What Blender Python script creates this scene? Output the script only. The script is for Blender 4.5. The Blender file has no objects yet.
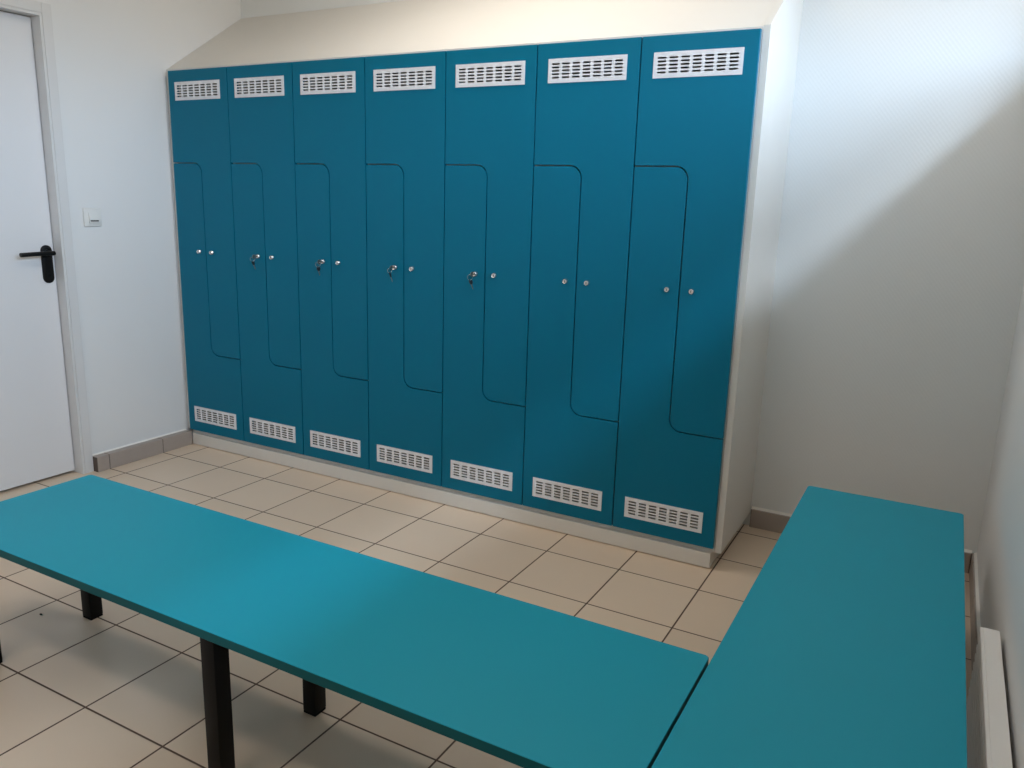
import bpy, bmesh, math, random
from mathutils import Matrix, Vector

# ---------------------------------------------------------------- scale: all sizes below are in survey units, S turns them into metres
S = 0.911
scene = bpy.context.scene
COL = scene.collection

# ---------------------------------------------------------------- camera
cam_data = bpy.data.cameras.new('camera')
cam_data.sensor_width = 36.0
cam_data.lens = 28.055
cam_data.clip_start = 0.02
cam = bpy.data.objects.new('camera', cam_data)
COL.objects.link(cam)
cam.matrix_world = Matrix(((0.876254, -0.133078, 0.463108, 3.8601 * S),
                           (0.480945, 0.182716, -0.857500, -3.1149 * S),
                           (0.029497, 0.974118, 0.224109, 1.4777 * S),
                           (0, 0, 0, 1)))
scene.camera = cam

# ---------------------------------------------------------------- world: an overcast sky, brighter overhead than at the horizon
world = bpy.data.worlds.new('sky')
scene.world = world
world.use_nodes = True
wn, wl = world.node_tree.nodes, world.node_tree.links
wn.clear()
w_out = wn.new('ShaderNodeOutputWorld')
w_bg = wn.new('ShaderNodeBackground')
w_bg.inputs['Strength'].default_value = 6.4
w_tc = wn.new('ShaderNodeTexCoord')
w_sep = wn.new('ShaderNodeSeparateXYZ')
w_ramp = wn.new('ShaderNodeValToRGB')
w_ramp.color_ramp.elements[0].position = 0.02
w_ramp.color_ramp.elements[0].color = (0.16, 0.14, 0.11, 1)
w_ramp.color_ramp.elements[1].position = 0.16
w_ramp.color_ramp.elements[1].color = (0.62, 0.79, 1.0, 1)
wl.new(w_tc.outputs['Generated'], w_sep.inputs[0])
wl.new(w_sep.outputs['Z'], w_ramp.inputs['Fac'])
wl.new(w_ramp.outputs['Color'], w_bg.inputs['Color'])
wl.new(w_bg.outputs[0], w_out.inputs['Surface'])

# window opening in the right wall: y range, z range, wall thickness
WY0, WY1, WZ0, WZ1, WT = -4.2, 0.45, 2.05, 2.95, 0.12
XR = 4.113          # right wall
YB = 0.575           # back wall
XL = -0.035         # left wall
YF = -4.6           # wall behind the camera
ZC = 3.25           # ceiling

# light portal in the window opening (guides the sky's light, gives none of its own)
pl = bpy.data.lights.new('window_portal', 'AREA')
pl.shape = 'RECTANGLE'
pl.size = (WY1 - WY0) * S
pl.size_y = (WZ1 - WZ0) * S
pl.cycles.is_portal = True
po = bpy.data.objects.new('window_portal', pl)
COL.objects.link(po)
po.matrix_world = Matrix.Translation(((XR + WT) * S, (WY0 + WY1) / 2 * S, (WZ0 + WZ1) / 2 * S)) @ \
    Matrix(((0, 0, 1, 0), (1, 0, 0, 0), (0, 1, 0, 0), (0, 0, 0, 1)))

# hazy sun behind cloud, coming in over the high window sill
sl = bpy.data.lights.new('sun', 'SUN')
sl.energy = 8.5
sl.angle = math.radians(28)
sl.color = (0.71, 0.84, 1.0)
sun = bpy.data.objects.new('sun', sl)
COL.objects.link(sun)
sun.location = (6, -3, 5)
sun.rotation_euler = Vector((-1.0, 0.70, -1.50)).to_track_quat('-Z', 'Y').to_euler()

# two unseen fill lights added at the ceiling to shape the bench shadow
LX, LYS = 2.1, (-0.25, -3.15)
for LY in LYS:
    cl = bpy.data.lights.new('added_fill_light', 'AREA')
    cl.shape = 'RECTANGLE'
    cl.size, cl.size_y = 1.2 * S, 0.3 * S
    cl.energy = 4.4
    cl.color = (1.0, 0.92, 0.83)
    clo = bpy.data.objects.new('added_fill_light', cl)
    COL.objects.link(clo)
    clo.location = (LX * S, LY * S, (ZC - 0.075) * S)

vs = scene.view_settings
vs.view_transform = 'Standard'
vs.look = 'None'
vs.gamma = 1.0
vs.use_curve_mapping = False
vs.exposure = 1.15
scene.cycles.max_bounces = 10
scene.cycles.diffuse_bounces = 7
scene.cycles.sample_clamp_indirect = 6.0
scene.cycles.caustics_reflective = False
scene.cycles.caustics_refractive = False

# ---------------------------------------------------------------- materials


def mat(name, col, rough=0.5, metal=0.0, spec=0.5, noise=0.0, noise_scale=8.0, bump=0.0, bump_scale=300.0, coat=0.0):
    m = bpy.data.materials.new(name)
    m.use_nodes = True
    n, l = m.node_tree.nodes, m.node_tree.links
    b = n['Principled BSDF']
    b.inputs['Base Color'].default_value = (*col, 1)
    b.inputs['Roughness'].default_value = rough
    b.inputs['Metallic'].default_value = metal
    b.inputs['Specular IOR Level'].default_value = spec
    b.inputs['Coat Weight'].default_value = coat
    tc = n.new('ShaderNodeTexCoord')
    if noise:
        t = n.new('ShaderNodeTexNoise')
        t.inputs['Scale'].default_value = noise_scale
        t.inputs['Detail'].default_value = 4
        l.new(tc.outputs['Object'], t.inputs['Vector'])
        mx = n.new('ShaderNodeMix')
        mx.data_type = 'RGBA'
        mx.inputs[6].default_value = (*[c * (1 - noise) for c in col], 1)
        mx.inputs[7].default_value = (*[min(1, c * (1 + noise)) for c in col], 1)
        l.new(t.outputs['Fac'], mx.inputs[0])
        l.new(mx.outputs[2], b.inputs['Base Color'])
    if bump:
        t = n.new('ShaderNodeTexNoise')
        t.inputs['Scale'].default_value = bump_scale
        t.inputs['Detail'].default_value = 3
        l.new(tc.outputs['Object'], t.inputs['Vector'])
        bp = n.new('ShaderNodeBump')
        bp.inputs['Strength'].default_value = bump
        bp.inputs['Distance'].default_value = 0.001
        l.new(t.outputs['Fac'], bp.inputs['Height'])
        l.new(bp.outputs[0], b.inputs['Normal'])
    return m


def math_node(n, l, op, a, b=None, c=None):
    m = n.new('ShaderNodeMath')
    m.operation = op
    for i, v in enumerate((a, b, c)):
        if v is None:
            continue
        if isinstance(v, (int, float)):
            m.inputs[i].default_value = v
        else:
            l.new(v, m.inputs[i])
    return m.outputs[0]


def wallpaper(name, col):
    """glass-fibre wallpaper: a fine diagonal weave under white paint"""
    m = mat(name, col, rough=0.55, spec=0.35)
    n, l = m.node_tree.nodes, m.node_tree.links
    b = n['Principled BSDF']
    g = n.new('ShaderNodeNewGeometry')
    s = n.new('ShaderNodeSeparateXYZ')
    l.new(g.outputs['Position'], s.inputs[0])
    h = math_node(n, l, 'ADD', s.outputs['X'], s.outputs['Y'])
    k = 2 * math.pi / 0.011
    a1 = math_node(n, l, 'SINE', math_node(n, l, 'MULTIPLY', math_node(n, l, 'ADD', h, math_node(n, l, 'MULTIPLY', s.outputs['Z'], 0.8)), k * 0.75))
    a2 = math_node(n, l, 'SINE', math_node(n, l, 'MULTIPLY', math_node(n, l, 'SUBTRACT', h, math_node(n, l, 'MULTIPLY', s.outputs['Z'], 1.3)), k * 0.35))
    hh = math_node(n, l, 'ADD', a1, math_node(n, l, 'MULTIPLY', a2, 0.5))
    bp = n.new('ShaderNodeBump')
    bp.inputs['Strength'].default_value = 0.12
    bp.inputs['Distance'].default_value = 0.0006
    l.new(hh, bp.inputs['Height'])
    l.new(bp.outputs[0], b.inputs['Normal'])
    return m


def floor_material():
    m = mat('floor_tiles', (0.4, 0.3, 0.21), rough=0.38, spec=0.45)
    n, l = m.node_tree.nodes, m.node_tree.links
    b = n['Principled BSDF']
    g = n.new('ShaderNodeNewGeometry')
    s = n.new('ShaderNodeSeparateXYZ')
    l.new(g.outputs['Position'], s.inputs[0])
    px, py = 0.3344 * S, 0.3367 * S
    u = math_node(n, l, 'DIVIDE', math_node(n, l, 'SUBTRACT', s.outputs['X'], 0.1440 * S), px)
    v = math_node(n, l, 'DIVIDE', math_node(n, l, 'ADD', s.outputs['Y'], 0.2053 * S), py)
    du = math_node(n, l, 'ABSOLUTE', math_node(n, l, 'SUBTRACT', u, math_node(n, l, 'ROUND', u)))
    dv = math_node(n, l, 'ABSOLUTE', math_node(n, l, 'SUBTRACT', v, math_node(n, l, 'ROUND', v)))
    d = math_node(n, l, 'MINIMUM', du, dv)
    mr = n.new('ShaderNodeMapRange')
    mr.inputs['From Min'].default_value = 0.0075
    mr.inputs['From Max'].default_value = 0.0105
    l.new(d, mr.inputs['Value'])
    # tone of each tile
    cu = math_node(n, l, 'FLOOR', u)
    cv = math_node(n, l, 'FLOOR', v)
    cb = n.new('ShaderNodeCombineXYZ')
    l.new(cu, cb.inputs[0])
    l.new(cv, cb.inputs[1])
    wh = n.new('ShaderNodeTexWhiteNoise')
    wh.noise_dimensions = '2D'
    l.new(cb.outputs[0], wh.inputs['Vector'])
    no = n.new('ShaderNodeTexNoise')
    no.inputs['Scale'].default_value = 6.0
    no.inputs['Detail'].default_value = 6
    l.new(g.outputs['Position'], no.inputs['Vector'])
    f = math_node(n, l, 'ADD', math_node(n, l, 'MULTIPLY', wh.outputs['Value'], 0.5), math_node(n, l, 'MULTIPLY', no.outputs['Fac'], 0.5))
    tm = n.new('ShaderNodeMix')
    tm.data_type = 'RGBA'
    l.new(f, tm.inputs[0])
    tm.inputs[6].default_value = (0.65, 0.52, 0.40, 1)
    tm.inputs[7].default_value = (0.71, 0.575, 0.445, 1)
    gm = n.new('ShaderNodeMix')
    gm.data_type = 'RGBA'
    l.new(mr.outputs[0], gm.inputs[0])
    gm.inputs[6].default_value = (0.10, 0.06, 0.042, 1)
    l.new(tm.outputs[2], gm.inputs[7])
    l.new(gm.outputs[2], b.inputs['Base Color'])
    rr = n.new('ShaderNodeMapRange')
    rr.inputs['To Min'].default_value = 0.9
    rr.inputs['To Max'].default_value = 0.36
    l.new(mr.outputs[0], rr.inputs['Value'])
    l.new(rr.outputs[0], b.inputs['Roughness'])
    bp = n.new('ShaderNodeBump')
    bp.inputs['Distance'].default_value = 0.0015
    bp.inputs['Strength'].default_value = 0.6
    hs = math_node(n, l, 'ADD', mr.outputs[0], math_node(n, l, 'MULTIPLY', no.outputs['Fac'], 0.15))
    l.new(hs, bp.inputs['Height'])
    l.new(bp.outputs[0], b.inputs['Normal'])
    return m


M = {}
M['wall'] = mat('painted_wall', (0.71, 0.715, 0.715), rough=0.6, spec=0.3, noise=0.02, noise_scale=3, bump=0.15, bump_scale=250)
M['wallpaper'] = wallpaper('woven_wallpaper', (0.70, 0.72, 0.72))
M['ceiling'] = mat('ceiling_paint', (0.80, 0.76, 0.69), rough=0.8, spec=0.2, noise=0.02)
M['floor'] = floor_material()
M['skirting'] = mat('skirting_tile', (0.35, 0.30, 0.265), rough=0.45, noise=0.08, noise_scale=14)
M['grout'] = mat('skirting_grout', (0.10, 0.08, 0.07), rough=0.9, noise=0.1)
M['bead'] = mat('white_sealant', (0.80, 0.78, 0.74), rough=0.5, noise=0.02)
M['teal'] = mat('teal_laminate', (0.0005, 0.150, 0.250), rough=0.38, spec=0.16, noise=0.03, noise_scale=2.5, bump=0.05, bump_scale=500)
M['bench'] = mat('turquoise_laminate', (0.009, 0.285, 0.400), rough=0.5, spec=0.2, noise=0.03, noise_scale=2.5, bump=0.05, bump_scale=500)
M['edge'] = mat('bench_edge_shade', (0.003, 0.085, 0.098), rough=0.5, spec=0.12, noise=0.03)  # bench sides and underside coloured darker, as if in shade
M['melamine'] = mat('white_melamine', (0.67, 0.65, 0.61), rough=0.45, noise=0.015)
M['grille'] = mat('grille_enamel', (0.72, 0.73, 0.76), rough=0.35, spec=0.5, noise=0.01)
M['steel'] = mat('chrome', (0.75, 0.74, 0.72), rough=0.22, metal=1.0, noise=0.02)
M['slot'] = mat('slot_and_gap_black', (0.01, 0.01, 0.01), rough=0.6, noise=0.1)
M['key'] = mat('key_metal', (0.30, 0.28, 0.25), rough=0.35, metal=1.0, noise=0.1)
M['keyplastic'] = mat('key_plastic', (0.012, 0.014, 0.018), rough=0.4, noise=0.1)
M['leg'] = mat('black_powder_coat', (0.004, 0.004, 0.004), rough=0.5, spec=0.15, noise=0.1, bump=0.1, bump_scale=600)
M['cap'] = mat('black_rubber', (0.006, 0.006, 0.006), rough=0.8, spec=0.2, noise=0.1)
M['door'] = mat('door_paint', (0.68, 0.685, 0.70), rough=0.4, spec=0.45, noise=0.012, noise_scale=2)
M['frame'] = mat('frame_paint', (0.64, 0.64, 0.64), rough=0.4, spec=0.45, noise=0.015)
M['handle'] = mat('black_nylon', (0.004, 0.004, 0.004), rough=0.4, spec=0.2, noise=0.1)
M['switch'] = mat('switch_plastic', (0.70, 0.70, 0.68), rough=0.3, noise=0.01)
M['radiator'] = mat('radiator_enamel', (0.80, 0.79, 0.78), rough=0.35, spec=0.5, noise=0.01)
M['crumb'] = mat('dark_crumb', (0.01, 0.01, 0.01), rough=0.8, noise=0.2)
M['winframe'] = mat('window_frame_paint', (0.8, 0.8, 0.8), rough=0.4, noise=0.01)

lm = mat('fill_panel_glow', (0.9, 0.88, 0.84), rough=0.4)  # glowing sheet of the added ceiling panels
lm.node_tree.nodes['Principled BSDF'].inputs['Emission Color'].default_value = (1.0, 0.86, 0.72, 1)
lm.node_tree.nodes['Principled BSDF'].inputs['Emission Strength'].default_value = 2.0
M['fill_glow'] = lm

# ---------------------------------------------------------------- helpers


def finish(name, bm, material, parent=None, origin=(0, 0, 0), smooth=None, keep=False):
    """bm is in survey units; origin is the parent's (or the object's own) base point"""
    o0 = Vector(origin)
    if not keep:
        bmesh.ops.recalc_face_normals(bm, faces=bm.faces)
    for v in bm.verts:
        v.co = (v.co - o0) * S
    me = bpy.data.meshes.new(name)
    bm.to_mesh(me)
    bm.free()
    mats = material if isinstance(material, (list, tuple)) else [material]
    for m in mats:
        me.materials.append(m)
    if smooth:
        for p in me.polygons:
            p.use_smooth = True
        me.set_sharp_from_angle(angle=math.radians(smooth))
    o = bpy.data.objects.new(name, me)
    COL.objects.link(o)
    if parent is not None:
        o.parent = parent
    else:
        o.location = o0 * S
    return o


def box(bm, x0, x1, y0, y1, z0, z1, bevel=0.0, seg=2, mi=0):
    b = bmesh.new()
    bmesh.ops.create_cube(b, size=1)
    for v in b.verts:
        v.co = Vector(((x0 + x1) / 2 + v.co.x * (x1 - x0), (y0 + y1) / 2 + v.co.y * (y1 - y0), (z0 + z1) / 2 + v.co.z * (z1 - z0)))
    if bevel:
        bmesh.ops.bevel(b, geom=list(b.edges), offset=bevel, segments=seg, profile=0.5, affect='EDGES')
    add(bm, b, mi)


def add(bm, b, mi=0):
    bmesh.ops.recalc_face_normals(b, faces=b.faces)
    vm = {}
    for v in b.verts:
        vm[v] = bm.verts.new(v.co)
    for f in b.faces:
        nf = bm.faces.new([vm[v] for v in f.verts])
        nf.material_index = mi
    b.free()


def prism(bm, pts, axis, a0, a1, mi=0, bevel=0.0):
    """extrude a polygon along an axis; pts are the two other coordinates in xyz order"""
    b = bmesh.new()

    def mk(p, a):
        if axis == 'x':
            return (a, p[0], p[1])
        if axis == 'y':
            return (p[0], a, p[1])
        return (p[0], p[1], a)
    v0 = [b.verts.new(mk(p, a0)) for p in pts]
    v1 = [b.verts.new(mk(p, a1)) for p in pts]
    n = len(pts)
    b.faces.new(v0)
    b.faces.new(v1[::-1])
    for i in range(n):
        b.faces.new((v0[i], v1[i], v1[(i + 1) % n], v0[(i + 1) % n]))
    if bevel:
        bmesh.ops.recalc_face_normals(b, faces=b.faces)
        bmesh.ops.bevel(b, geom=list(b.edges), offset=bevel, segments=2, profile=0.5, affect='EDGES')
    add(bm, b, mi)


def lathe(bm, c, axis, prof, n=24, mi=0):
    """prof: list of (distance along axis, radius)"""
    b = bmesh.new()
    ax = Vector(axis).normalized()
    t = Vector((0, 0, 1)) if abs(ax.z) < 0.9 else Vector((1, 0, 0))
    e1 = ax.cross(t).normalized()
    e2 = ax.cross(e1)
    rings = []
    for d, r in prof:
        rings.append([b.verts.new(Vector(c) + ax * d + (e1 * math.cos(2 * math.pi * k / n) + e2 * math.sin(2 * math.pi * k / n)) * r) for k in range(n)])
    for i in range(len(rings) - 1):
        for k in range(n):
            b.faces.new((rings[i][k], rings[i][(k + 1) % n], rings[i + 1][(k + 1) % n], rings[i + 1][k]))
    b.faces.new(rings[0])
    b.faces.new(rings[-1])
    add(bm, b, mi)


def tube(bm, pts, r, n=10, closed=False, mi=0):
    b = bmesh.new()
    P = [Vector(p) for p in pts]
    rings = []
    m = len(P)
    for i, p in enumerate(P):
        if closed:
            d = (P[(i + 1) % m] - P[i - 1]).normalized()
        else:
            d = (P[min(i + 1, m - 1)] - P[max(i - 1, 0)]).normalized()
        t = Vector((0, 1, 0)) if abs(d.y) < 0.8 else Vector((1, 0, 0))
        e1 = d.cross(t).normalized()
        e2 = d.cross(e1)
        rings.append([b.verts.new(p + (e1 * math.cos(2 * math.pi * k / n) + e2 * math.sin(2 * math.pi * k / n)) * r) for k in range(n)])
    for i in range(m if closed else m - 1):
        A, B = rings[i], rings[(i + 1) % m]
        for k in range(n):
            b.faces.new((A[k], A[(k + 1) % n], B[(k + 1) % n], B[k]))
    if not closed:
        b.faces.new(rings[0])
        b.faces.new(rings[-1])
    add(bm, b, mi)


def arc(cx, cy, r, a0, a1, n=10):
    return [(cx + r * math.cos(math.radians(a0 + (a1 - a0) * i / n)), cy + r * math.sin(math.radians(a0 + (a1 - a0) * i / n))) for i in range(n + 1)]


def sheet(bm, outline, holes, y0, y1, bevel=0.0, mi=0):
    """a board in the x-z plane with holes cut in it, from front y0 to back y1"""
    cu = bpy.data.curves.new('tmp', 'CURVE')
    cu.dimensions = '2D'
    cu.fill_mode = 'BOTH'
    for loop in [outline] + holes:
        sp = cu.splines.new('POLY')
        sp.points.add(len(loop) - 1)
        for i, p in enumerate(loop):
            sp.points[i].co = (p[0], p[1], 0, 1)
        sp.use_cyclic_u = True
    cu.extrude = (y1 - y0) / 2 - bevel
    cu.bevel_depth = bevel
    cu.offset = -bevel
    cu.bevel_resolution = 1
    ob = bpy.data.objects.new('tmp', cu)
    COL.objects.link(ob)
    dg = bpy.context.evaluated_depsgraph_get()
    dg.update()
    me = bpy.data.meshes.new_from_object(ob.evaluated_get(dg))
    b = bmesh.new()
    b.from_mesh(me)
    bmesh.ops.remove_doubles(b, verts=b.verts, dist=1e-6)
    for v in b.verts:
        x, z, d = v.co
        v.co = (x, (y0 + y1) / 2 + d, z)
    bpy.data.objects.remove(ob)
    bpy.data.curves.remove(cu)
    bpy.data.meshes.remove(me)
    add(bm, b, mi)


def rect(x0, x1, z0, z1):
    return [(x0, z0), (x1, z0), (x1, z1), (x0, z1)]


def empty(name, loc, label=None, cat=None, group=None, kind=None):
    o = bpy.data.objects.new(name, None)
    o.empty_display_size = 0.05
    COL.objects.link(o)
    o.location = Vector(loc) * S
    tag(o, label, cat, group, kind)
    return o


def tag(o, label=None, cat=None, group=None, kind=None):
    if label:
        o['label'] = label
    if cat:
        o['category'] = cat
    if group:
        o['group'] = group
    if kind:
        o['kind'] = kind
    return o


def struct(name, bm, m, origin=(0, 0, 0), smooth=None):
    return tag(finish(name, bm, m, None, origin, smooth), kind='structure')


# ---------------------------------------------------------------- the room shell
T = 0.12
bm = bmesh.new()
box(bm, XL - 0.3, XR + T, YF - T, YB + T, -0.10, 0.0)
struct('floor', bm, M['floor'])

bm = bmesh.new()
box(bm, XL - 0.3, XR + WT, YF - T, YB + T, ZC, ZC + 0.1)
struct('ceiling', bm, M['ceiling'])

bm = bmesh.new()
box(bm, XL - 0.3, XR + WT, YB, YB + T, 0.0, ZC)
struct('wall_back', bm, M['wallpaper'])

bm = bmesh.new()
box(bm, XL - 0.3, XR + WT, YF - T, YF, 0.0, ZC)
struct('wall_front', bm, M['wall'])

for LY, lab in zip(LYS, ('added unseen light panel above the floor in front of the lockers', 'added unseen light panel behind the benches, farther from the lockers')):
    lo = (LX, LY, ZC - 0.07)
    lum = empty('added_fill_panel', lo, lab, 'ceiling light', 'added ceiling light panels')  # added panel: housing and glowing sheet around the fill light
    bm = bmesh.new()
    box(bm, LX - 0.64, LX + 0.64, LY - 0.19, LY - 0.155, ZC - 0.072, ZC, 0.003)
    box(bm, LX - 0.64, LX + 0.64, LY + 0.155, LY + 0.19, ZC - 0.072, ZC, 0.003)
    box(bm, LX - 0.64, LX - 0.605, LY - 0.155, LY + 0.155, ZC - 0.072, ZC, 0.003)
    box(bm, LX + 0.605, LX + 0.64, LY - 0.155, LY + 0.155, ZC - 0.072, ZC, 0.003)
    finish('housing', bm, M['frame'], lum, lo)
    bm = bmesh.new()
    box(bm, LX - 0.604, LX + 0.604, LY - 0.154, LY + 0.154, ZC - 0.060, ZC - 0.050)
    finish('diffuser', bm, M['fill_glow'], lum, lo)

# left wall with the doorway
DY0, DY1, DZ = -1.66, -0.655, 2.274
bm = bmesh.new()
box(bm, XL - 0.3, XL, DY1, YB, 0.0, ZC)
box(bm, XL - 0.3, XL, YF, DY0, 0.0, ZC)
box(bm, XL - 0.3, XL, DY0, DY1, DZ, ZC)
box(bm, XL - 0.3, XL - 0.25, DY0, DY1, 0.0, DZ)  # added panel closing the doorway, keeps sky light from leaking under the leaf
struct('wall_left', bm, M['wall'])

# right wall with the high window opening, deep reveal
bm = bmesh.new()
box(bm, XR, XR + WT, YF, YB, 0.0, WZ0)
box(bm, XR, XR + WT, YF, YB, WZ1, ZC)
box(bm, XR, XR + WT, YF, WY0, WZ0, WZ1)
box(bm, XR, XR + WT, WY1, YB, WZ0, WZ1)
struct('wall_right', bm, M['wall'])

# unseen slab added outside above the window to cut off the high sky
bm = bmesh.new()
box(bm, XR + WT + 0.001, XR + 0.80, YF - T, YB + 2.5, WZ1 + 0.01, WZ1 + 0.15)
struct('sky_baffle_1', bm, M['wall'])

# window frame at the outer face of the opening
wf = bmesh.new()
fx0, fx1, fw = XR + WT - 0.06, XR + WT - 0.01, 0.05
box(wf, fx0, fx1, WY0, WY1, WZ0, WZ0 + fw, 0.004)
box(wf, fx0, fx1, WY0, WY1, WZ1 - fw, WZ1, 0.004)
box(wf, fx0, fx1, WY0, WY0 + fw, WZ0 + fw, WZ1 - fw, 0.004)
box(wf, fx0, fx1, WY1 - fw, WY1, WZ0 + fw, WZ1 - fw, 0.004)
box(wf, fx0, fx1, (WY0 + WY1) / 2 - 0.03, (WY0 + WY1) / 2 + 0.03, WZ0 + fw, WZ1 - fw, 0.004)
struct('window_1', wf, M['winframe'])

# skirting: tiles with open joints in front of a grout strip, white sealant bead along the top
def skirting(name, axis, joints, wall, face, h, joint=0.004):
    bm = bmesh.new()
    s = 1 if face > wall else -1
    lo, hi = joints[0], joints[-1]
    a, b_ = sorted((wall, face - s * 0.003))

    def bx(c0, c1, d0, d1, z0, z1, bev, mi):
        d0, d1 = sorted((d0, d1))
        if axis == 'y':
            box(bm, d0, d1, c0, c1, z0, z1, bev, 2, mi)
        else:
            box(bm, c0, c1, d0, d1, z0, z1, bev, 2, mi)
    bx(lo, hi, a, b_, 0.0, h - 0.002, 0, 1)
    for j0, j1 in zip(joints[:-1], joints[1:]):
        bx(j0 + joint / 2, j1 - joint / 2, wall, face, 0.0, h, 0.002, 0)
    # bead
    t = 0.010
    if axis == 'y':
        prism(bm, [(wall, h), (wall + s * t, h), (wall, h + 0.006)], 'y', lo, hi, 2)
    else:
        prism(bm, [(wall, h), (wall + s * t, h), (wall, h + 0.010)], 'x', lo, hi, 2)
    return struct(name, bm, [M['skirting'], M['grout'], M['bead']])


skirting('baseboard_left', 'y', [-0.613, -0.542, -0.2053, -0.002], XL, 0.020, 0.082)
skirting('baseboard_back', 'x', [3.182, 3.487, 3.822, XR - 0.017], YB, YB - 0.020, 0.088)
skirting('baseboard_right', 'y', [YF] + [-0.2053 + k * 0.3367 for k in range(-12, 3)] + [YB - 0.001], XR, XR - 0.016, 0.088)

# ---------------------------------------------------------------- the door in the left wall
DX = -0.078                                     # face of the leaf
d = empty('door_1', (DX, -1.16, 0), kind='structure')
dorg = (DX, -1.16, 0)
bm = bmesh.new()
box(bm, DX - 0.04, DX, DY0 + 0.035, -0.678, 0.014, 2.248, 0.003)
finish('door_leaf', bm, M['door'], d, dorg)
# steel frame: jamb, bright lip, groove, flat architrave
def door_frame_profile():
    bm = bmesh.new()
    def frame_piece(off0, off1, x0, x1):
        # a U-shaped band round the leaf at distance off0..off1 outside the leaf's edge
        y1a, y1b = -0.678 + off0, -0.678 + off1
        y0a, y0b = DY0 + 0.035 - off0, DY0 + 0.035 - off1
        za, zb = 2.248 + off0, 2.248 + off1
        box(bm, x0, x1, y1a, y1b, 0, zb, 0.0012)
        box(bm, x0, x1, y0b, y0a, 0, zb, 0.0012)
        box(bm, x0, x1, y0a, y1a, za, zb, 0.0012)
    frame_piece(0.003, 0.012, DX - 0.05, XL + 0.020)   # jamb face and rounded lip
    frame_piece(0.012, 0.017, DX, XL + 0.017)           # groove
    frame_piece(0.017, 0.064, DX, XL + 0.020)           # flat
    return bm
finish('door_frame', door_frame_profile(), M['frame'], d, dorg)
# black strip on the floor behind the leaf, standing in for shade in the gap
bm = bmesh.new()
box(bm, DX - 0.2, DX - 0.042, DY0 + 0.035, -0.678, 0.0, 0.004)
finish('gap_shade', bm, M['slot'], d, dorg)
# handle: long rounded plate, neck, lever
yc = -0.719
bm = bmesh.new()
pts = arc(0, 1.168, 0.027, 0, 180, 12) + arc(0, 1.035, 0.027, 180, 360, 12)
prism(bm, [(yc + p[0], p[1]) for p in pts], 'x', DX, DX + 0.010, 0, 0.002)
hp = finish('door_handle', bm, M['handle'], d, dorg, smooth=40)
bm = bmesh.new()
zc = 1.150
lathe(bm, (DX + 0.008, yc, zc + 0.008), (1, 0, 0), [(0, 0.016), (0.012, 0.016), (0.014, 0.011), (0.052, 0.011)], 20)
P = [(DX + 0.052, yc + 0.012, zc + 0.008), (DX + 0.055, yc - 0.01, zc + 0.008), (DX + 0.056, yc - 0.05, zc + 0.008), (DX + 0.056, yc - 0.10, zc + 0.007), (DX + 0.054, yc - 0.156, zc + 0.005)]
tube(bm, P, 0.0105, 12)
lv = finish('lever', bm, M['handle'], hp, dorg, smooth=40)
bm = bmesh.new()
lathe(bm, (DX + 0.009, yc, 1.045), (1, 0, 0), [(0, 0.009), (0.003, 0.009), (0.003, 0.007)], 16)
finish('keyhole', bm, M['cap'], hp, dorg, smooth=40)

# ---------------------------------------------------------------- light switch on the left wall
sw = empty('light_switch', (XL, -0.488, 1.284), 'square white rocker switch with a dark indicator slit beside the white door', 'light switch')
so = (XL, -0.488, 1.284)
bm = bmesh.new()
box(bm, XL, XL + 0.010, -0.536, -0.440, 1.284, 1.376, 0.004, 3)
finish('face_plate', bm, M['switch'], sw, so, smooth=35)
bm = bmesh.new()
prism(bm, [(XL + 0.009, 1.301), (XL + 0.018, 1.301), (XL + 0.013, 1.354), (XL + 0.009, 1.354)], 'y', -0.511, -0.459, 0, 0.001)
rk = finish('rocker', bm, M['switch'], sw, so, smooth=35)
bm = bmesh.new()
box(bm, XL + 0.0155, XL + 0.0188, -0.506, -0.462, 1.3095, 1.3160, 0.0006)
tag(finish('indicator_slit', bm, M['slot'], rk, so), 'dark indicator slit')

# ---------------------------------------------------------------- lockers
W = 0.45
ZB, ZT = 0.092, 2.105          # door bottom / top
ZS, ZL = 1.625, 0.567           # top of the left door, bottom of the right door
XS = 0.2225                     # split line
R = 0.050
G = 0.0027
DT = 0.019
PLT = 0.070                     # plinth top


def left_door_outline():
    pts = [(G, ZB), (W - G, ZB), (W - G, ZL - G)]
    # concave corner following the other door
    pts += [(p[0], p[1]) for p in arc(XS - G + R + 2 * G, ZL - G + R + 2 * G, R + 2 * G, 270, 180, 10)]
    pts += arc(XS - G - R, ZS - G - R, R, 0, 90, 10)
    pts += [(G, ZS - G)]
    return pts


def right_door_outline():
    pts = [(W - G, ZT), (G, ZT), (G, ZS + G)]
    pts += arc(XS + G - R - 2 * G, ZS + G - R - 2 * G, R + 2 * G, 90, 0, 10)
    pts += arc(XS + G + R, ZL + G + R, R, 180, 270, 10)
    pts += [(W - G, ZL + G)]
    return pts


GX0, GX1 = 0.0535, 0.3955
GRILLES = ((0.151, 0.242), (1.951, 2.045))


def grille_bm(z0, z1):
    bm = bmesh.new()
    holes = []
    w, pitch = 0.0345, 0.0457
    cx = (GX0 + GX1) / 2
    zc = (z0 + z1) / 2
    for c in range(7):
        for r_ in range(5):
            x = cx + (c - 3) * pitch
            z = zc + (r_ - 2) * 0.0131
            h = 0.0034
            loop = arc(x + w / 2 - h, z, h, -90, 90, 4) + arc(x - w / 2 + h, z, h, 90, 270, 4)
            holes.append(loop)
    sheet(bm, rect(GX0, GX1, z0, z1), holes, -0.0030, 0.0, 0.0004)
    return bm


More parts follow.
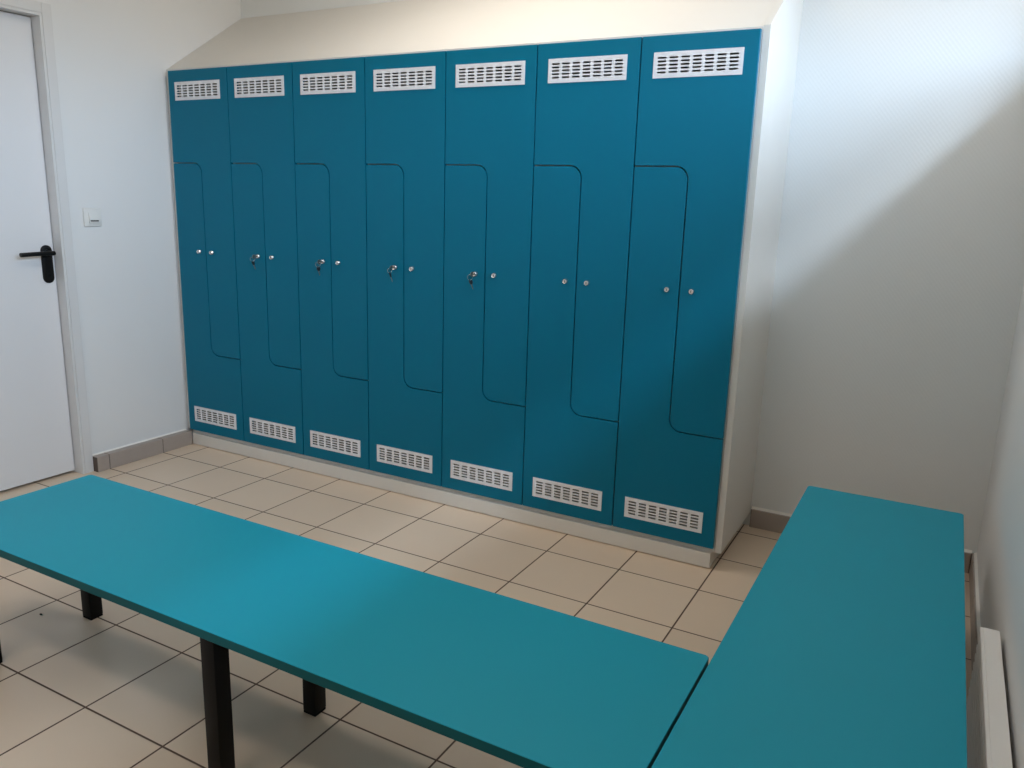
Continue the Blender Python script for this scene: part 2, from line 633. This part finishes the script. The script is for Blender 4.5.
def lock_bm(x, z):
    bm = bmesh.new()
    lathe(bm, (x, 0.0, z), (0, -1, 0), [(-0.015, 0.009), (0.0, 0.0105), (0.0, 0.0125), (0.004, 0.0125), (0.0055, 0.0115), (0.011, 0.0105), (0.0125, 0.0095), (0.0115, 0.0088)], 24)
    box(bm, x - 0.0012, x + 0.0012, -0.0124, -0.0112, z - 0.005, z + 0.005, 0, 1, 1)
    return bm


def make_locker(label):
    t = empty('locker', (0, 0, PLT), label, 'locker', 'row of seven teal lockers')
    og = (0, 0, PLT)
    # carcass: an open-fronted box with a divider following the doors
    bm = bmesh.new()
    y0, y1, top = DT + 0.001, YB - 0.02, 2.103
    box(bm, 0.0006, 0.016, y0, y1, PLT, top)
    box(bm, W - 0.016, W - 0.0006, y0, y1, PLT, top)
    box(bm, 0.016, W - 0.016, y0, y1, PLT, PLT + 0.016)
    box(bm, 0.016, W - 0.016, y0, y1, top - 0.016, top)
    box(bm, 0.016, W - 0.016, y1 - 0.008, y1, PLT + 0.016, top - 0.016)
    box(bm, XS - 0.008, XS + 0.008, y0 + 0.002, y1 - 0.008, ZL, ZS)
    box(bm, XS - 0.008, W - 0.016, y0 + 0.002, y1 - 0.008, ZL - 0.016, ZL)
    box(bm, 0.016, XS + 0.008, y0 + 0.002, y1 - 0.008, ZS, ZS + 0.016)
    finish('carcass', bm, M['melamine'], t, og)
    doors = []
    for k, (outline, gz, lx) in enumerate(((left_door_outline(), GRILLES[0], 0.1725), (right_door_outline(), GRILLES[1], 0.2725))):
        bm = bmesh.new()
        hole = rect(GX0 + 0.008, GX1 - 0.008, gz[0] + 0.010, gz[1] - 0.010)
        sheet(bm, outline, [hole], 0.0, DT, 0.0008)
        dr = finish('locker_door', bm, M['teal'], t, og)
        tag(finish('vent_grille', grille_bm(*gz), M['grille'], dr, og), 'pale slotted ventilation grille')
        tag(finish('lock', lock_bm(lx, 1.148), [M['steel'], M['slot']], dr, og, smooth=40), 'round chrome cam lock')
        doors.append(dr)
    return t


LAB = ['narrowest-looking far left teal locker, standing against the left wall with its light switch',
       'second teal locker from the left wall, with a key hanging in its left lock',
       'third teal locker from the left wall, with a key hanging in its left lock',
       'fourth teal locker, middle of the row, with a key hanging in its left lock',
       'fifth teal locker from the left wall, last one to have a key in its lock',
       'sixth teal locker from the left wall, keyless, between a keyed locker and the end locker',
       'teal end locker at the right of the row, beside the white side panel']
proto = make_locker(LAB[0])
lockers = [proto]
for i in range(1, 7):
    r_ = proto.copy()
    COL.objects.link(r_)
    r_.location = (W * i * S, 0, PLT * S)
    r_['label'] = LAB[i]
    for ch in list(proto.children):
        c = ch.copy()
        COL.objects.link(c)
        c.parent = r_
        for g in list(ch.children):
            e = g.copy()
            COL.objects.link(e)
            e.parent = c
    lockers.append(r_)

# ---------------------------------------------------------------- the casing around the locker row
XE = 7 * W
cs = empty('locker_surround', (XE / 2, 0.1, 0), 'white board casing around the teal lockers, with plinth, side panel and sloping top', 'locker surround')
co = (XE / 2, 0.1, 0)
bm = bmesh.new()
box(bm, 0.0215, XE - 0.010, 0.000, YB - 0.03, 0.004, PLT - 0.001, 0.001)
box(bm, 0.03, XE - 0.018, 0.010, YB - 0.04, 0.0, 0.004)
finish('plinth', bm, M['melamine'], cs, co)


def slope_z(y):
    return 2.120 + (y - DT) * 0.66


bm = bmesh.new()
prism(bm, [(DT + 0.002, PLT), (YB - 0.001, PLT), (YB - 0.001, slope_z(YB)), (DT + 0.002, slope_z(DT))], 'x', XE + 0.001, XE + 0.028, 0, 0.001)
finish('side_panel', bm, M['melamine'], cs, co)
bm = bmesh.new()
t_ = 0.016
prism(bm, [(DT + 0.002, slope_z(DT) - 0.004), (YB - 0.001, slope_z(YB) - 0.004), (YB - 0.001, slope_z(YB) - 0.004 - t_), (DT + 0.05, slope_z(DT) - 0.004 - t_ + 0.014), (DT + 0.05, 2.1045), (DT + 0.002, 2.1045)], 'x', XL + 0.001, XE + 0.0005)
finish('sloping_top', bm, M['melamine'], cs, co)
bm = bmesh.new()
box(bm, XL + 0.001, -0.012, DT + 0.002, DT + 0.02, 0.085, 2.104, 0.001)
box(bm, -0.010, -0.0005, DT + 0.006, DT + 0.03, 0.085, 2.104, 0.0008)
finish('filler_strip', bm, M['melamine'], cs, co)

# ---------------------------------------------------------------- keys in the locks


def make_key(x, z, label, swing, lean):
    o = (x, -0.012, z)
    t = empty('key', o, label, 'key', 'keys hanging in the locker locks')
    # key in the lock: blade collar and flat bow standing out of the door
    bm = bmesh.new()
    box(bm, x - 0.0011, x + 0.0011, -0.022, -0.0125, z - 0.0035, z + 0.0035, 0.0003)
    pts = arc(0, 0, 0.0115, 0, 360, 22)[:-1]
    hole = arc(0, 0, 0.0035, 0, 360, 12)[:-1]
    b2 = bmesh.new()
    sheet(b2, pts, [hole], -0.0012, 0.0012, 0.0003)
    for v in b2.verts:
        px, py, pz = v.co
        v.co = (x + py, -0.031 + px, z + pz)
    add(bm, b2)
    finish('key_bow', bm, M['key'], t, o, smooth=40)
    # ring through the bow
    rc = Vector((x + lean * 0.3, -0.036, z - 0.013))
    bm = bmesh.new()
    tube(bm, [rc + Vector((0.012 * math.cos(a) * math.cos(swing), 0.012 * math.cos(a) * math.sin(swing), 0.012 * math.sin(a))) for a in [2 * math.pi * k / 24 for k in range(24)]], 0.0009, 6, True)
    finish('key_ring', bm, M['steel'], t, o, smooth=60)
    # the spare key hanging from the ring
    bm = bmesh.new()
    sheet(bm, arc(0, -0.011, 0.0115, 0, 360, 22)[:-1], [arc(0, -0.0035, 0.003, 0, 360, 12)[:-1]], -0.0012, 0.0012, 0.0003, 1)
    blade = [(-0.0032, -0.020), (0.0032, -0.020), (0.0032, -0.040), (0.0015, -0.046), (-0.001, -0.045), (-0.0022, -0.0415), (-0.0012, -0.039), (-0.0030, -0.036), (-0.0016, -0.033), (-0.0030, -0.030), (-0.0032, -0.026)]
    sheet(bm, blade, [], -0.0010, 0.0010, 0.0002, 0)
    rot = Matrix.Rotation(lean * 18, 3, 'Y') @ Matrix.Rotation(swing + 0.6, 3, 'Z')
    base = rc + Vector((0, 0, -0.010))
    for v in bm.verts:
        v.co = base + rot @ v.co
    finish('spare_key', bm, [M['key'], M['keyplastic']], t, o, smooth=40)
    return t


random.seed(4)
KL = {1: 'dark key pair hanging from the left lock of the second locker from the left wall',
      2: 'dark key pair hanging from the left lock of the third locker from the left wall',
      3: 'dark key pair hanging from the left lock of the middle, fourth locker',
      4: 'rightmost dark key pair, hanging in the left lock of the fifth locker'}
for i, lean, swing in ((1, -0.022, 1.1), (2, -0.012, 0.9), (3, -0.020, 1.3), (4, -0.020, 0.8)):
    make_key(W * i + 0.1725, 1.148, KL[i], swing, lean)

# ---------------------------------------------------------------- benches


def bench(name, x0, x1, y0, y1, legs, label):
    zt, th = 0.45, 0.0265
    o = ((x0 + x1) / 2, (y0 + y1) / 2, 0)
    t = empty(name, o, label, 'bench', 'turquoise benches')
    r = 0.012
    bm = bmesh.new()
    b = bmesh.new()
    pts = arc(x1 - r, y1 - r, r, 0, 90, 6) + arc(x0 + r, y1 - r, r, 90, 180, 6) + arc(x0 + r, y0 + r, r, 180, 270, 6) + arc(x1 - r, y0 + r, r, 270, 360, 6)
    e = 0.0015
    loops = []
    cx, cy = o[0], o[1]
    for z, ins in ((zt - th, e), (zt - th + e, 0.0), (zt - e, 0.0), (zt - e * 0.4, e * 0.4), (zt, e)):
        loops.append([b.verts.new((p[0] - ins * (1 if p[0] > cx else -1), p[1] - ins * (1 if p[1] > cy else -1), z)) for p in pts])
    n = len(pts)
    for i in range(len(loops) - 1):
        for k in range(n):
            f = b.faces.new((loops[i][k], loops[i][(k + 1) % n], loops[i + 1][(k + 1) % n], loops[i + 1][k]))
    b.faces.new(loops[0])
    b.faces.new(loops[-1])
    bmesh.ops.recalc_face_normals(b, faces=b.faces)
    idx = {}
    for f in b.faces:
        zc_ = f.calc_center_median().z
        f.material_index = 0 if zc_ > zt - e * 1.2 else 1
        idx[f] = f.material_index
    vm = {v: bm.verts.new(v.co) for v in b.verts}
    for f in b.faces:
        nf = bm.faces.new([vm[v] for v in f.verts])
        nf.material_index = idx[f]
    b.free()
    finish('bench_top', bm, [M['bench'], M['edge']], t, o)
    w = 0.0235
    for (lx, ly) in legs:
        bm = bmesh.new()
        box(bm, lx - w, lx + w, ly - w, ly + w, 0.008, zt - th, 0.0025, 2)
        lg = finish('leg', bm, M['leg'], t, o, smooth=30)
        bm = bmesh.new()
        box(bm, lx - w * 0.97, lx + w * 0.97, ly - w * 0.97, ly + w * 0.97, 0.0, 0.0085, 0.0015, 2)
        finish('foot_cap', bm, M['cap'], lg, o)
    return t


bench('bench', 1.185, 3.4850, -1.934, -1.402,
      [(1.362, -1.556), (2.394, -1.558), (3.30, -1.557), (1.363, -1.903), (2.400, -1.905), (3.30, -1.904)],
      'long turquoise bench on black square legs running across the room in front of the lockers')
bench('bench', 3.4912, 4.0135, -2.32, -0.025,
      [(3.63, -0.24), (3.86, -0.24), (3.63, -1.22), (3.86, -1.22), (3.63, -2.20), (3.86, -2.20)],
      'turquoise bench along the right wall beside the white radiator, one end towards the back wall')

# ---------------------------------------------------------------- radiator on the right wall
ro = (4.08, -1.5, 0.09)
rd = empty('radiator', ro, 'low white panel radiator on the right wall beside the turquoise bench', 'radiator')
RY0, RY1 = -2.25, -0.79
bm = bmesh.new()
box(bm, 4.0640, 4.1015, RY0, RY1, 0.385, 0.400, 0.0012)
finish('top_cover', bm, M['radiator'], rd, ro)
bm = bmesh.new()
# front panel: outline with shallow horizontal flutes
prof = [(4.0640, 0.398), (4.0570, 0.399), (4.0555, 0.396)]
z = 0.385
while z > 0.115:
    prof += [(4.0555, z), (4.0600, z - 0.004), (4.0600, z - 0.010), (4.0555, z - 0.014)]
    z -= 0.026
prof += [(4.0555, 0.098), (4.0640, 0.098)]
prism(bm, prof, 'y', RY0, RY1)
finish('front_panel', bm, M['radiator'], rd, ro)
bm = bmesh.new()
box(bm, 4.088, 4.101, RY0 + 0.004, RY1 - 0.004, 0.10, 0.384, 0.002)
for k in range(int((RY1 - RY0 - 0.04) / 0.03)):
    y = RY0 + 0.02 + k * 0.03
    box(bm, 4.0640, 4.0875, y, y + 0.002, 0.12, 0.384)
finish('convector_fins', bm, M['radiator'], rd, ro)
for y in (-1.05, -2.0):
    bm = bmesh.new()
    box(bm, 4.1015, XR, y - 0.02, y + 0.02, 0.16, 0.34, 0.001)
    finish('wall_bracket', bm, M['radiator'], rd, ro)

# ---------------------------------------------------------------- a crumb on the floor under the long bench
bm = bmesh.new()
bmesh.ops.create_icosphere(bm, subdivisions=2, radius=0.0045)
for v in bm.verts:
    v.co = Vector((v.co.x * 1.3, v.co.y * 0.9, v.co.z * 0.7)) * (0.85 + 0.3 * random.random()) + Vector((1.202, -1.645, 0.003))
tag(finish('crumb', bm, M['crumb'], None, (1.202, -1.645, 0)), 'tiny dark crumb on the floor tiles near the far bench leg', 'crumb')
